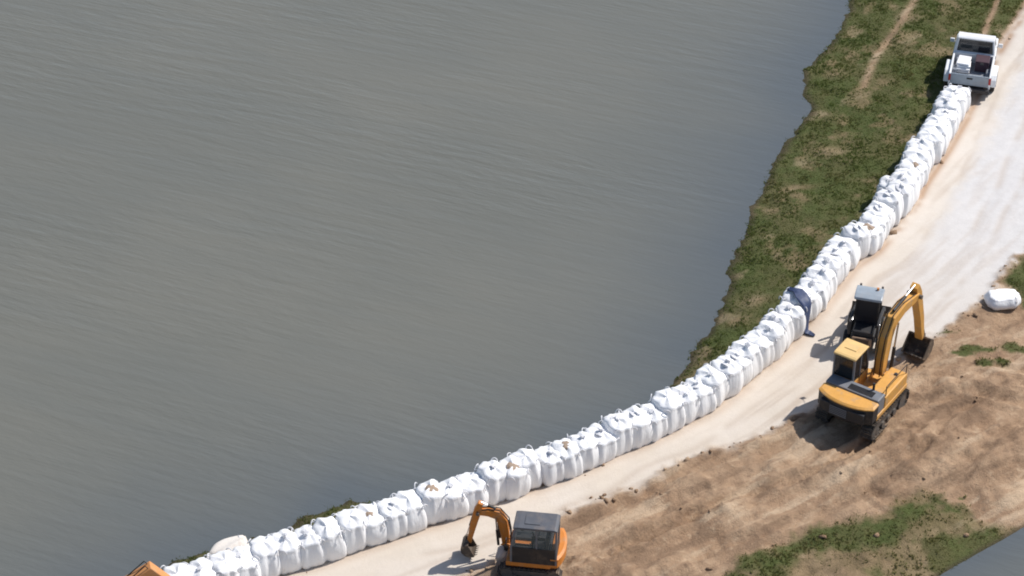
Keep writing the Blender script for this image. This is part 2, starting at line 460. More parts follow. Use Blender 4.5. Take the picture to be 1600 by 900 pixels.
# ------------------------------------------------------------------ the ground
def ground_attrs(x, y):
    dS, dW, dR, dQ, j = zones(x, y)
    n1 = fbm(x, y, .7, 4, 41); n2 = fbm(x, y, 2.4, 3, 47)
    jj = j * .55 + (n2 - .5) * .5
    road = sm(-.25, .25, dW + jj * .3) * (1 - sm(-.28, .32, dR + jj * 1.3))
    lx, ly = P(1000, 700); gx, gy = P(1600, 300)
    gv = sm(.25, 1.0, ((x - lx) * (gx - lx) + (y - ly) * (gy - ly)) / ((gx - lx) ** 2 + (gy - ly) ** 2))
    gravel = gv * sm(.8, 2.0, dW + jj) * road
    gravel = np.maximum(gravel, gv * .25 * road)
    streak = road * sm(.45, .8, fbm((x * .5 - y * .86) * 1.1 + dW * 1.2, dW * 2.2, 1.0, 3, 53)) * (1 - .65 * gravel) * sm(.2, 1.2, dW)
    wob = (fbm(x, y, .22, 2, 141) - .5) * .9
    for rt in (1.25, 2.95, 3.9, 5.5):
        streak = np.maximum(streak, road * .75 * np.exp(-((dW + wob - rt) / .16) ** 2) * sm(.35, .6, fbm(x, y, .5, 3, 143)))
    upper = sm(0, 1, (x - P(1250, 520)[0]) / 6)
    band = road * np.exp(-((dW - .18) / .22) ** 2) * (.35 + .65 * upper) * sm(.25, .6, n1 + .1)
    far = sm(P(1530, 130)[1], P(1545, 100)[1], y)
    grass = sm(-.85, -1.15, dW - far * .75 + jj * .4)
    hole = .75 * sm(.60, .74, n1 + (n2 - .5) * .25)
    p1 = np.exp(-(np.abs(sdist(PATH1, x, y)) / .17) ** 2); p2 = np.exp(-(np.abs(sdist(PATH2, x, y)) / .22) ** 2) * .8
    for (u, v, rx, ry) in [(1295, 235, .9, .5), (1245, 290, .9, .25), (1180, 470, .6, .4), (1150, 500, .5, .4), (1380, 130, .5, .4), (1300, 110, .5, .4), (1420, 30, .6, .5)]:
        mx, my = P(u, v, .4); hole = np.maximum(hole, .9 * np.exp(-((x - mx) / rx) ** 2 - ((y - my) / ry) ** 2) * (.5 + n2))
    grass = grass * (1 - np.clip(hole * .5, 0, .45)) * (1 - p1) * (1 - p2)
    dirtside = sm(-.1, .2, dR)
    pa = sm(-.25, .25, pdist(PATCH, x, y) + jj * 1.2) * (1 - .62 * sm(-.2, .4, pdist(BARE, x, y) + jj * 1.3)) * (1 - .45 * sm(.50, .64, n1 + (n2 - .5) * .3))
    pr = sm(-.25, .25, pdist(PATCHR, x, y) + jj)
    g2 = np.maximum(pa, pr)
    for (u, v, rx, ry) in TUFTS:
        mx, my = P(u, v); g2 = np.maximum(g2, sm(.35, .75, np.exp(-((x - mx) / rx) ** 2 - ((y - my) / ry) ** 2) + (n2 - .5) * .9))
    grass = np.maximum(grass, np.maximum(g2, 0) * dirtside)
    damp = np.maximum(sm(.45, .0, dS + j * .5), sm(.22, .0, dQ + j * .12)) * .8
    return dict(road=road, gravel=np.clip(gravel, 0, 1), streak=np.clip(streak, 0, 1), band=np.clip(band, 0, 1), grass=np.clip(grass, 0, 1), damp=damp)

X0, X1, Y0, Y1, ST = -25.0, 31.0, 54.0, 110.0, 0.125
nx = int(round((X1 - X0) / ST)) + 1; ny = int(round((Y1 - Y0) / ST)) + 1
gx, gy = np.meshgrid(np.linspace(X0, X1, nx), np.linspace(Y0, Y1, ny))
gx = gx.ravel(); gy = gy.ravel()
gz = height(gx, gy); GA = ground_attrs(gx, gy)
ii, jj_ = np.meshgrid(np.arange(nx - 1), np.arange(ny - 1))
a0 = (jj_ * nx + ii).ravel()
quads = np.stack([a0, a0 + 1, a0 + nx + 1, a0 + nx], 1)
fz = gz[quads].max(1); quads = quads[fz > -.45]
def fm(k): return GA[k][quads].mean(1)
isroad = fm('road') > .5
dWf = sdist(WALL, gx[quads].mean(1), gy[quads].mean(1))
isgrass = (~isroad) & ((dWf < 0) | (fm('grass') > .45))
def sub(name, mask):
    q = quads[mask]; used, inv = np.unique(q, return_inverse=True)
    v = np.stack([gx[used], gy[used], gz[used]], 1)
    me = quick(name, v, inv.reshape(q.shape), 'ground', {k: a[used] for k, a in GA.items()})
    return tag(link(name, me), kind='structure')
sub('gravel_road', isroad)
sub('grass_bank', isgrass)
sub('dirt_ground', ~isroad & ~isgrass)

# coarse land going on outside the picture
CS = 2.0
cx0, cx1, cy0, cy1 = X0 - 150 * CS, X1 + 150 * CS, Y0 - 100 * CS, Y1 + 200 * CS
cnx = int(round((cx1 - cx0) / CS)) + 1; cny = int(round((cy1 - cy0) / CS)) + 1
ox, oy = np.meshgrid(np.linspace(cx0, cx1, cnx), np.linspace(cy0, cy1, cny)); ox = ox.ravel(); oy = oy.ravel()
oz = height(ox, oy, False); OA = ground_attrs(ox, oy)
ii, jj_ = np.meshgrid(np.arange(cnx - 1), np.arange(cny - 1)); a0 = (jj_ * cnx + ii).ravel()
oq = np.stack([a0, a0 + 1, a0 + cnx + 1, a0 + cnx], 1)
mx = ox[oq].mean(1); my = oy[oq].mean(1)
oq = oq[~((mx > X0) & (mx < X1) & (my > Y0) & (my < Y1)) & (oz[oq].max(1) > -2)]
used, inv = np.unique(oq, return_inverse=True)
tag(link('ground', quick('ground', np.stack([ox[used], oy[used], oz[used] - .02], 1), inv.reshape(oq.shape), 'ground', {k: a[used] for k, a in OA.items()})), kind='structure')

# ------------------------------------------------------------------ the water
WS = 0.5
wx, wy = np.meshgrid(np.arange(-40, 44.01, WS), np.arange(46, 122.01, WS)); wnx = wx.shape[1]; wny = wx.shape[0]
wx = wx.ravel(); wy = wy.ravel()
dS, dW, dR, dQ, j = zones(wx, wy)
sh = np.where(dQ < .5, np.exp(-np.maximum(-dQ, 0) / 3.0), np.exp(-(np.maximum(-dS, 0) / 4.2) ** 1.2)) * (.75 + .4 * fbm(wx, wy, .4, 3, 91))
sh = np.clip(sh, 0, 1) * .95
ii, jj_ = np.meshgrid(np.arange(wnx - 1), np.arange(wny - 1)); a0 = (jj_ * wnx + ii).ravel()
wq = np.stack([a0, a0 + 1, a0 + wnx + 1, a0 + wnx], 1)
wv = np.stack([wx, wy, np.zeros_like(wx)], 1)
# wide sheet round it
FARW = 2500.0
xs = [-FARW, -40, 44, FARW]; ys = [-FARW, 46, 122, FARW]
base = len(wv); ex = np.array([(x, y, 0.0) for y in ys for x in xs]); wv = np.vstack([wv, ex])
eq = [[base + r * 4 + c, base + r * 4 + c + 1, base + (r + 1) * 4 + c + 1, base + (r + 1) * 4 + c] for r in range(3) for c in range(3) if not (r == 1 and c == 1)]
wq = np.vstack([wq, np.array(eq)])
tag(link('river_water', quick('river_water', wv, wq, 'water', {'shore': np.concatenate([sh, np.zeros(16)])})), kind='structure')

# ------------------------------------------------------------------ grass and clods
def scatter_grass():
    r = np.random.default_rng(3)
    n = 300000
    x = r.uniform(X0 + .2, X1 - .2, n); y = r.uniform(Y0 + .2, Y1 - .2, n)
    ci = np.clip(((x - X0) / ST).astype(int), 0, nx - 2); cj = np.clip(((y - Y0) / ST).astype(int), 0, ny - 2)
    k = cj * nx + ci
    dens = GA['grass'][k] * (1 - GA['damp'][k] * .45)
    clump = fbm(x, y, 1.6, 3, 101)
    keep = (r.uniform(0, 1, n) < np.clip(dens ** 1.5 * (.6 + .5 * sm(.35, .7, clump)), 0, 1)) & (gz[k] > -.05)
    x = x[keep]; y = y[keep]; k = k[keep]; clump = clump[keep]
    z = height(x, y)
    m = len(x); hh = (.025 + .06 * sm(.3, .75, clump)) * r.uniform(.6, 1.3, m)
    tint = np.clip(r.normal(.34, .16, m) + .9 * (fbm(x, y, .5, 4, 111) - .48), 0, 1)
    tint = np.clip(tint + .28 * (sdist(ROADR, x, y) > 0), 0, 1)
    V = []; T = []
    for b in range(3):
        a = r.uniform(0, 2 * np.pi, m); w = r.uniform(.02, .045, m); lean = r.uniform(.2, .9, m) * hh
        bx = x + r.normal(0, .04, m); by = y + r.normal(0, .04, m)
        la = r.uniform(0, 2 * np.pi, m)
        V.append(np.stack([np.stack([bx + np.cos(a) * w, by + np.sin(a) * w, z - .01], 1),
                           np.stack([bx - np.cos(a) * w, by - np.sin(a) * w, z - .01], 1),
                           np.stack([bx + np.cos(la) * lean, by + np.sin(la) * lean, z + hh], 1)], 1))
        T.append(np.repeat(np.clip(tint + r.normal(0, .08, m), 0, 1), 3))
    V = np.concatenate(V).reshape(-1, 3); T = np.concatenate(T)
    F = np.arange(len(V)).reshape(-1, 3)
    o = link('grass', quick('grass', V, F, 'blades', {'tint': T}, smooth=False))
    tag(o, 'patchy green and straw coloured grass growing on the levee banks', 'grass', kind='stuff')
    print('grass tris', len(F))
scatter_grass()

def clods():
    r = np.random.default_rng(8)
    n = 60000
    x = r.uniform(X0 + .2, X1 - .2, n); y = r.uniform(Y0 + .2, Y1 - .2, n)
    dS, dW, dR, dQ, j = zones(x, y)
    pr = .022 * (dR > .05) * (dQ > .3) * sm(.45, .65, fbm(x, y, .8, 3, 121)) + .30 * np.exp(-((dR - .12) / .2) ** 2) * (dQ > 1) + .06 * np.exp(-((dW - .12) / .12) ** 2)
    keep = r.uniform(0, 1, n) < pr
    x = x[keep]; y = y[keep]; z = height(x, y)
    ico = bmesh.new(); bmesh.ops.create_icosphere(ico, subdivisions=1, radius=1.0)
    iv = np.array([v.co[:] for v in ico.verts]); jf = np.array([[v.index for v in f.verts] for f in ico.faces]); ico.free()
    V = []; F = []
    for i in range(len(x)):
        sz = .03 + .09 * r.random() ** 2.5
        w = iv * (sz * (1 + .35 * r.normal(0, 1, (len(iv), 1)))) * np.array([1.2, 1, .75]); a = r.uniform(0, 6.28)
        q = np.stack([w[:, 0] * math.cos(a) - w[:, 1] * math.sin(a) + x[i], w[:, 0] * math.sin(a) + w[:, 1] * math.cos(a) + y[i], w[:, 2] + z[i] + sz * .2], 1)
        F.append(jf + len(V) * len(iv)); V.append(q)
    V = np.concatenate(V); F = np.concatenate(F)
    att = {k: np.zeros(len(V)) for k in GA}
    o = link('dirt_clods', quick('dirt_clods', V, F, 'ground', att, smooth=False))
    tag(o, 'loose brown clods of earth strewn over the dirt', 'clods', kind='stuff')
    print('clods', len(x))
clods()

# ------------------------------------------------------------------ bulk sandbags
def bag_mesh(seed, w=1.08, d=1.30, h=1.24, slump=0.0):
    r = random.Random(seed); seg = 36; rows = 15
    ph = [r.uniform(0, 6.28) for _ in range(6)]; V = []; F = []
    for i in range(rows + 1):
        t = i / rows
        # outline: foot, belly, shoulder, top falling to the tied middle
        if t < .70:
            q = t / .70; zz = h * .88 * q; rad = .90 + .13 * math.sin(math.pi * min(1, q * 1.05)) ** .8 - .05 * q
            if i == 0: rad = .86
        else:
            q = (t - .70) / .30; zz = h * (.88 + .11 * math.sin(q * math.pi / 2)); rad = .86 * (1 - q ** 1.6) + .02
        ex = 4.2 - 1.4 * t
        for k in range(seg):
            a = 2 * math.pi * k / seg
            ca, sa = math.cos(a), math.sin(a)
            sq = (abs(ca) ** ex + abs(sa) ** ex) ** (-1 / ex)
            fold = 1 + (.026 + .035 * t) * math.sin(7 * a + ph[0]) + .026 * math.sin(11 * a + ph[1] + 2 * t) + .03 * math.sin(3 * a + ph[2] + 3 * t)
            rr = rad * sq * fold
            lean = slump * t * t
            zk = zz + (.045 * math.sin(2 * a + ph[3]) + .03 * math.sin(5 * a + ph[4])) * (t ** 2) * h * (1 if t < .98 else .3)
            V.append((ca * rr * w / 2 + lean * math.cos(ph[5]) * .14, sa * rr * d / 2 + lean * math.sin(ph[5]) * .14, zk))
    for i in range(rows):
        for k in range(seg):
            F.append((i * seg + k, i * seg + (k + 1) % seg, (i + 1) * seg + (k + 1) % seg, (i + 1) * seg + k))
    F.append(tuple(range(seg))[::-1]); F.append(tuple(rows * seg + k for k in range(seg)))
    me = bpy.data.meshes.new('sack'); me.from_pydata(V, [], F)
    me.polygons.foreach_set('use_smooth', np.ones(len(me.polygons), bool)); me.materials.append(M['sack'])
    return me

def spout_mesh(seed):
    """gathered, tied neck of the sack: a crumpled cloth stub, closed on top"""
    r = random.Random(seed); seg = 14; V = []; F = []
    prof = [(.26, -.03), (.17, .04), (.09, .09), (.075, .12), (.11, .17), (.13, .21), (.09, .235)]
    lx, ly = r.uniform(-.10, .10), r.uniform(-.10, .10)
    for i, (rad, z) in enumerate(prof):
        for k in range(seg):
            a = 2 * math.pi * k / seg; f = 1 + .22 * math.sin(5 * a + seed) * (i > 2) + .08 * r.uniform(-1, 1)
            V.append((math.cos(a) * rad * f + lx * max(z, 0) * 3, math.sin(a) * rad * f + ly * max(z, 0) * 3, z + (.015 * r.uniform(-1, 1) if i > 2 else 0)))
    n = len(prof)
    for i in range(n - 1):
        for k in range(seg): F.append((i * seg + k, i * seg + (k + 1) % seg, (i + 1) * seg + (k + 1) % seg, (i + 1) * seg + k))
    V.append((lx * .7, ly * .7, .235)); c = len(V) - 1
    for k in range(seg): F.append(((n - 1) * seg + k, (n - 1) * seg + (k + 1) % seg, c))
    me = bpy.data.meshes.new('tied_spout'); me.from_pydata(V, [], F); me.materials.append(M['spout'])
    return me

def loop_mesh(seed):
    r = random.Random(seed); b = B()
    hgt = r.uniform(.03, .09); out = r.uniform(-.10, .05)
    pts = []
    for k in range(9):
        t = k / 8; a = math.pi * t
        pts.append((-.13 * math.cos(a), out * math.sin(a), hgt * math.sin(a) ** .8 - .10 * (1 - math.sin(a))))
    b.tube(pts, .022, 5)
    return b.mesh('lifting_loop', 'strap', True)

def sandheap_mesh(seed):
    r = random.Random(seed); seg = 16; V = [(0, 0, .07)]; F = []
    for j, (rad, z) in enumerate([(.14, .055), (.25, .01), (.30, -.06)]):
        for k in range(seg):
            a = 2 * math.pi * k / seg; f = 1 + r.uniform(-.16, .16)
            V.append((math.cos(a) * rad * f, math.sin(a) * rad * f * .8, z + r.uniform(-.015, .015)))
    for k in range(seg): F.append((0, 1 + k, 1 + (k + 1) % seg))
    for j in range(2):
        for k in range(seg): F.append((1 + j * seg + k, 1 + (j + 1) * seg + k, 1 + (j + 1) * seg + (k + 1) % seg, 1 + j * seg + (k + 1) % seg))
    me = bpy.data.meshes.new('sand'); me.from_pydata(V, [], F); me.materials.append(M['sand'])
    return me

BAGM = [bag_mesh(100 + k, slump=rng.uniform(0, 1)) for k in range(9)]
SPOUT = [spout_mesh(200 + k) for k in range(5)]
LOOP = [loop_mesh(300 + k) for k in range(5)]
HEAP = [sandheap_mesh(400 + k) for k in range(3)]

ONES = ['', 'first', 'second', 'third', 'fourth', 'fifth', 'sixth', 'seventh', 'eighth', 'ninth', 'tenth', 'eleventh', 'twelfth', 'thirteenth',
        'fourteenth', 'fifteenth', 'sixteenth', 'seventeenth', 'eighteenth', 'nineteenth']
TENS = {2: ('twentieth', 'twenty'), 3: ('thirtieth', 'thirty'), 4: ('fortieth', 'forty'), 5: ('fiftieth', 'fifty'), 6: ('sixtieth', 'sixty'), 7: ('seventieth', 'seventy')}
def ordinal(n):
    if n < 20: return ONES[n]
    t, o = divmod(n, 10)
    return TENS[t][0] if o == 0 else TENS[t][1] + '-' + ONES[o]

# walk along the wall's back from the pickup to the near end
wl = WALL[1:-1]
i_start = int(np.argmin(np.abs(wl - np.array(P(1518, 156))).sum(1)))
path = wl[:i_start + 1][::-1]
seglen = np.linalg.norm(np.diff(path, axis=0), axis=1); cum = np.concatenate([[0], np.cumsum(seglen)])
def along(s):
    k = min(int(np.searchsorted(cum, s, 'right')) - 1, len(seglen) - 1)
    t = (s - cum[k]) / seglen[k]; p = path[k] * (1 - t) + path[k + 1] * t
    d = (path[min(k + 1, len(path) - 1)] - path[max(k - 0, 0)]); 
    return p, d / np.linalg.norm(d)
TARP_S = None
s = 1.02; num = 0; BAGS = []
tarp_at = np.array(P(1262, 512)); 
while s < cum[-1] - .3:
    if along(s)[0][0] < P(290, 952)[0]: break
    p, d = along(s)
    p2, d2 = along(min(s + .8, cum[-1])); p0, _ = along(max(s - .8, 0)); d = (p2 - p0) / np.linalg.norm(p2 - p0)
    nrm = np.array([d[1], -d[0]])                       # away from the road (towards the river)
    off = .60 + rng.uniform(-.07, .07)
    c = p + nrm * off
    num += 1
    step = rng.uniform(.76, .86)
    near_tarp = np.linalg.norm(c - tarp_at) < .9
    t = thing('bulk_sandbag', '', 'sandbag', (c[0], c[1], h1(c[0], c[1]) - .05), 0, 'white bulk sandbags standing in the flood wall')
    t.rotation_euler = (R(rng.uniform(-5, 5)), R(rng.uniform(-5, 5)), math.atan2(d[1], d[0]) + R(rng.uniform(-9, 9)))
    hs = rng.uniform(.90, 1.13); sc = rng.uniform(.96, 1.06)
    q = link('sack', BAGM[rng.randrange(9)], t); q.scale = (sc, sc, hs); q.rotation_euler = (0, 0, rng.randrange(2) * math.pi)
    top = 1.22 * hs
    kind = rng.random(); desc = ''
    if kind < .55:
        w = link('tied_spout', SPOUT[rng.randrange(5)], t); w.location = (rng.uniform(-.08, .08), rng.uniform(-.08, .08), top - .05); w.rotation_euler = (R(rng.uniform(-35, 35)), R(rng.uniform(-35, 35)), rng.uniform(0, 6)); w.scale = (.9, .9, rng.uniform(.6, 1.0))
        desc = 'top tied'
    elif kind < .70:
        w = link('sand', HEAP[rng.randrange(3)], t); w.location = (rng.uniform(-.1, .1), rng.uniform(-.1, .1), top - .012); w.rotation_euler = (0, 0, rng.uniform(0, 6)); w.scale = (rng.uniform(.6, 1.1),) * 2 + (1,)
        desc = 'brown sand on top'
    else:
        desc = 'top flat'
    for (cxx, cyy, az) in ((.40, .40, -45), (-.40, .40, 45), (-.40, -.40, -45), (.40, -.40, 45)):
        lo = link('lifting_loop', LOOP[rng.randrange(5)], t); lo.location = (cxx * sc, cyy * 1.2 * sc, .93 * 1.24 * hs - .03); lo.rotation_euler = (R(rng.uniform(-25, 25)), R(rng.uniform(-25, 25)), R(az + rng.uniform(-20, 20)))
    t['label'] = '%s bulk sandbag of the white wall counting from the pickup, %s' % (ordinal(num), desc)
    BAGS.append((t, c, d, s))
    s += step
print('bags', num)

# bags that were set behind the row, on the river side
for (u, v, z, yw, lab) in [(1385, 322, .55, 20, 'white bulk sandbag set behind the wall on its grass side')]:
    x, y = P(u, v, z)
    t = thing('bulk_sandbag', lab, 'sandbag', (x, y, h1(x, y) - .06), R(yw), None)
    q = link('sack', BAGM[3], t); q.scale = (.92, .92, 1.0)
    w = link('tied_spout', SPOUT[1], t); w.location = (0, 0, 1.05)
    for (cxx, cyy, az) in ((.38, .38, -45), (-.38, .38, 45), (-.38, -.38, -45), (.38, -.38, 45)):
        lo = link('lifting_loop', LOOP[rng.randrange(5)], t); lo.location = (cxx, cyy, 1.0); lo.rotation_euler = (0, 0, R(az))

def lying_bag(name, u, v, z, yaw, size, lab, cat, mat, seed, tip=(0, 0)):
    x, y = P(u, v, z)
    t = thing(name, lab, cat, (x, y, h1(x, y) if z > 0 else z), R(yaw))
    me = bag_mesh(seed, size[0], size[1], size[2], .6); me.materials[0] = M[mat]
    q = link('sack', me, t); q.rotation_euler = (R(tip[0]), R(tip[1]), 0)
    return t
t = lying_bag('lying_sandbag', 1566, 474, .8, 80, (.95, 1.45, .50), 'white bulk bag slumped on the dirt at the right edge beside the gravel road', 'sandbag', 'sack', 77)
lo = link('lifting_loop', LOOP[2], t); lo.location = (.3, .45, .38)
lo = link('lifting_loop', LOOP[1], t); lo.location = (-.3, -.45, .38)

def slumped_sack():
    # half empty pale sack hanging over the bank behind the near end of the wall
    x, y = P(354, 846, 1.0)
    t = thing('slumped_sack', 'pale beige half empty sack lying on the bank behind the wall, at the water', 'sack', (x, y, max(h1(x, y), .25)), R(68))
    r = random.Random(5); b = bmesh.new(); bmesh.ops.create_grid(b, x_segments=16, y_segments=12, size=.5)
    for v in b.verts:
        u_, w_ = v.co.x * 2, v.co.y * 2
        e = max(0, 1 - abs(u_) ** 4) * max(0, 1 - abs(w_) ** 4)
        v.co = Vector((v.co.x * 1.0 * (1 - .15 * abs(w_)), v.co.y * 1.6 * (1 - .5 * max(0, -w_) * abs(u_)), .24 * e ** .35 + .04 * math.sin(u_ * 6 + w_ * 3) * e + .16 * w_))
    ex = bmesh.ops.extrude_face_region(b, geom=list(b.faces))
    for v in [g for g in ex['geom'] if isinstance(g, bmesh.types.BMVert)]: v.co.z = v.co.z * .1 - .12
    bmesh.ops.recalc_face_normals(b, faces=b.faces)
    me = bpy.data.meshes.new('sack'); b.to_mesh(me); b.free(); me.materials.append(M['paleslab'])
    me.polygons.foreach_set('use_smooth', np.ones(len(me.polygons), bool))
    o = link('sack', me, t); o.location = (0, 0, .14); o.rotation_euler = (R(-6), 0, 0)
    lo = link('lifting_loop', LOOP[0], t); lo.location = (.3, .5, .35)
    lo = link('lifting_loop', LOOP[3], t); lo.location = (-.3, .5, .35)
slumped_sack()

def tarp():
    # narrow strip of blue sheeting laid over the wall and trailing onto the road
    a = np.array(P(1258, 516)); 
    k = int(np.argmin([np.linalg.norm(c - (a + np.array([-.45, .35]))) for (_, c, _, _) in BAGS]))
    d = BAGS[k][2]; nrm = np.array([d[1], -d[0]])
    prof = [(-.50, .03, .06), (-.28, .03, .12), (-.10, .05, .17), (-.05, .32, .20), (-.02, .66, .28), (.02, 1.0, .32), (.12, 1.22, .34), (.36, 1.32, .34), (.60, 1.34, .30),
            (.84, 1.37, .15), (1.14, 1.28, .13), (1.28, .95, .12), (1.32, .5, .10)]
    r = random.Random(2); V = []; F = []
    nc = 7
    base = a
    for i, (q, z, w) in enumerate(prof):
        t = i / (len(prof) - 1)
        c = base + nrm * q + d * (.10 * math.sin(t * 5) - .80 * t + .15)
        g = h1(c[0], c[1]) if q < 0 else GZ
        for kx in range(nc):
            e = (kx / (nc - 1) - .5) * 2
            V.append((c[0] + d[0] * e * w, c[1] + d[1] * e * w, g + z + .05 * math.sin(e * 6 + i * 1.7) + .03 + r.uniform(-.012, .012)))
    for i in range(len(prof) - 1):
        for kx in range(nc - 1):
            p = i * nc + kx; F.append((p, p + 1, p + nc + 1, p + nc))
    me = bpy.data.meshes.new('blue_tarpaulin'); me.from_pydata(V, [], F); me.materials.append(M['tarp'])
    me.polygons.foreach_set('use_smooth', np.ones(len(me.polygons), bool))
    o = link('blue_tarpaulin', me); sd = o.modifiers.new('t', 'SOLIDIFY'); sd.thickness = .03; sd.offset = 0
    tag(o, 'narrow strip of dark blue tarpaulin draped across the white sandbag wall', 'tarpaulin')
tarp()

# ------------------------------------------------------------------ machines
def track(root, x, L, w, H, mat='trackmud'):
    """crawler track centred on x: belt of shoes, side frame and wheels"""
    r = H / 2; st = L / 2 - r; b = B(); per = 4 * st + 2 * math.pi * r; n = int(per / .17)
    for k in range(n):
        q = per * k / n
        if q < 2 * st: y, z, a = -st + q, H, 0
        elif q < 2 * st + math.pi * r: f = (q - 2 * st) / r; y, z, a = st + math.sin(f) * r, r + math.cos(f) * r, -f
        elif q < 4 * st + math.pi * r: y, z, a = st - (q - 2 * st - math.pi * r), 0, math.pi
        else: f = (q - 4 * st - math.pi * r) / r; y, z, a = -st - math.sin(f) * r, r - math.cos(f) * r, math.pi - f
        rot = Matrix.Rotation(a, 3, 'X')
        b.box((x, y, z + .0), (w, per / n * .86, .045), rot)
        o = rot @ Vector((0, 0, .04)); b.box((x, y + o.y, z + o.z), (w, .03, .05), rot)
    t = b.build('track', mat, root)
    f = B(); f.bx(x - w * .26, x + w * .26, -st, st, H * .25, H * .72).bevel(.03).build('track_frame', 'steel', t)
    sgn = 1 if x > 0 else -1
    for yy in (-st, st):
        B().cyl((x - w * .38, yy, r), (x + w * .38, yy, r), r * .86, 16).build('idler_wheel' if yy > 0 else 'drive_sprocket', 'steel', t)
    nr = max(3, int(2 * st / .45))
    for k in range(nr):
        yy = -st + 2 * st * (k + .5) / nr
        B().cyl((x - w * .40, yy, H * .24), (x + w * .40, yy, H * .24), H * .2, 12).build('road_wheel', 'steel', t)
    return t

def ram(root, p0, p1, r, split=.55):
    p0, p1 = Vector(p0), Vector(p1); m = p0.lerp(p1, split)
    o = B().cyl(p0, m, r, 12).build('hydraulic_cylinder', 'blacksteel', root)
    B().cyl(m, p1, r * .55, 10).build('rod', 'chrome', o)
    return o

def bucket(root, y, z, w, s, ang, x0=0.0):
    """digging bucket hung from (y,z); ang turns its mouth"""
    prof_o = [(.0, .12), (.30, .10), (.50, -.12), (.52, -.42), (.36, -.70), (.06, -.84), (-.22, -.80)]
    prof_i = [(-.22, -.76), (.04, -.78), (.31, -.65), (.45, -.40), (.43, -.14), (.27, .03), (.0, .05)]
    def tr(p):
        c, sn = math.cos(ang), math.sin(ang); px, pz = p[0] * s, p[1] * s
        return (y + px * c - pz * sn, z + px * sn + pz * c)
    b = B(); b.prism([tr(p) for p in prof_o + prof_i], x0 - w / 2, x0 + w / 2, 'x')
    sp = [tr(p) for p in prof_o]
    b.prism(sp, x0 - w / 2 - .03, x0 - w / 2 + .005, 'x'); b.prism(sp, x0 + w / 2 - .005, x0 + w / 2 + .03, 'x')
    o = b.build('bucket', 'bucketsteel', root)
    for k in range(5):
        xx = x0 - w / 2 + w * (k + .5) / 5; p0 = tr((-.20, -.78)); p1 = tr((-.40, -.73))
        B().cyl((xx, p0[0], p0[1]), (xx, p1[0], p1[1]), .045 * s, 6, .015 * s).build('tooth', 'steel', o)
    e = B()
    for sx in (-.12, .12):
        pl = [tr(p) for p in [(-.06, .05), (.02, .26), (.12, .26), (.32, .08)]]
        e.prism(pl, x0 + sx - .02, x0 + sx + .02, 'x')
    e.build('bucket_ear', 'steel', o)
    return o

def pane(parent, pts, mat='glass', name='window'):
    """thin pane through four points, with thickness"""
    p = [Vector(q) for q in pts]; n = (p[1] - p[0]).cross(p[3] - p[0]).normalized() * .008
    me = bpy.data.meshes.new(name)
    V = [q + n for q in p] + [q - n for q in p]
    me.from_pydata(V, [], [(0, 1, 2, 3), (7, 6, 5, 4), (0, 4, 5, 1), (1, 5, 6, 2), (2, 6, 7, 3), (3, 7, 4, 0)]); me.materials.append(M[mat])
    return link(name, me, parent)

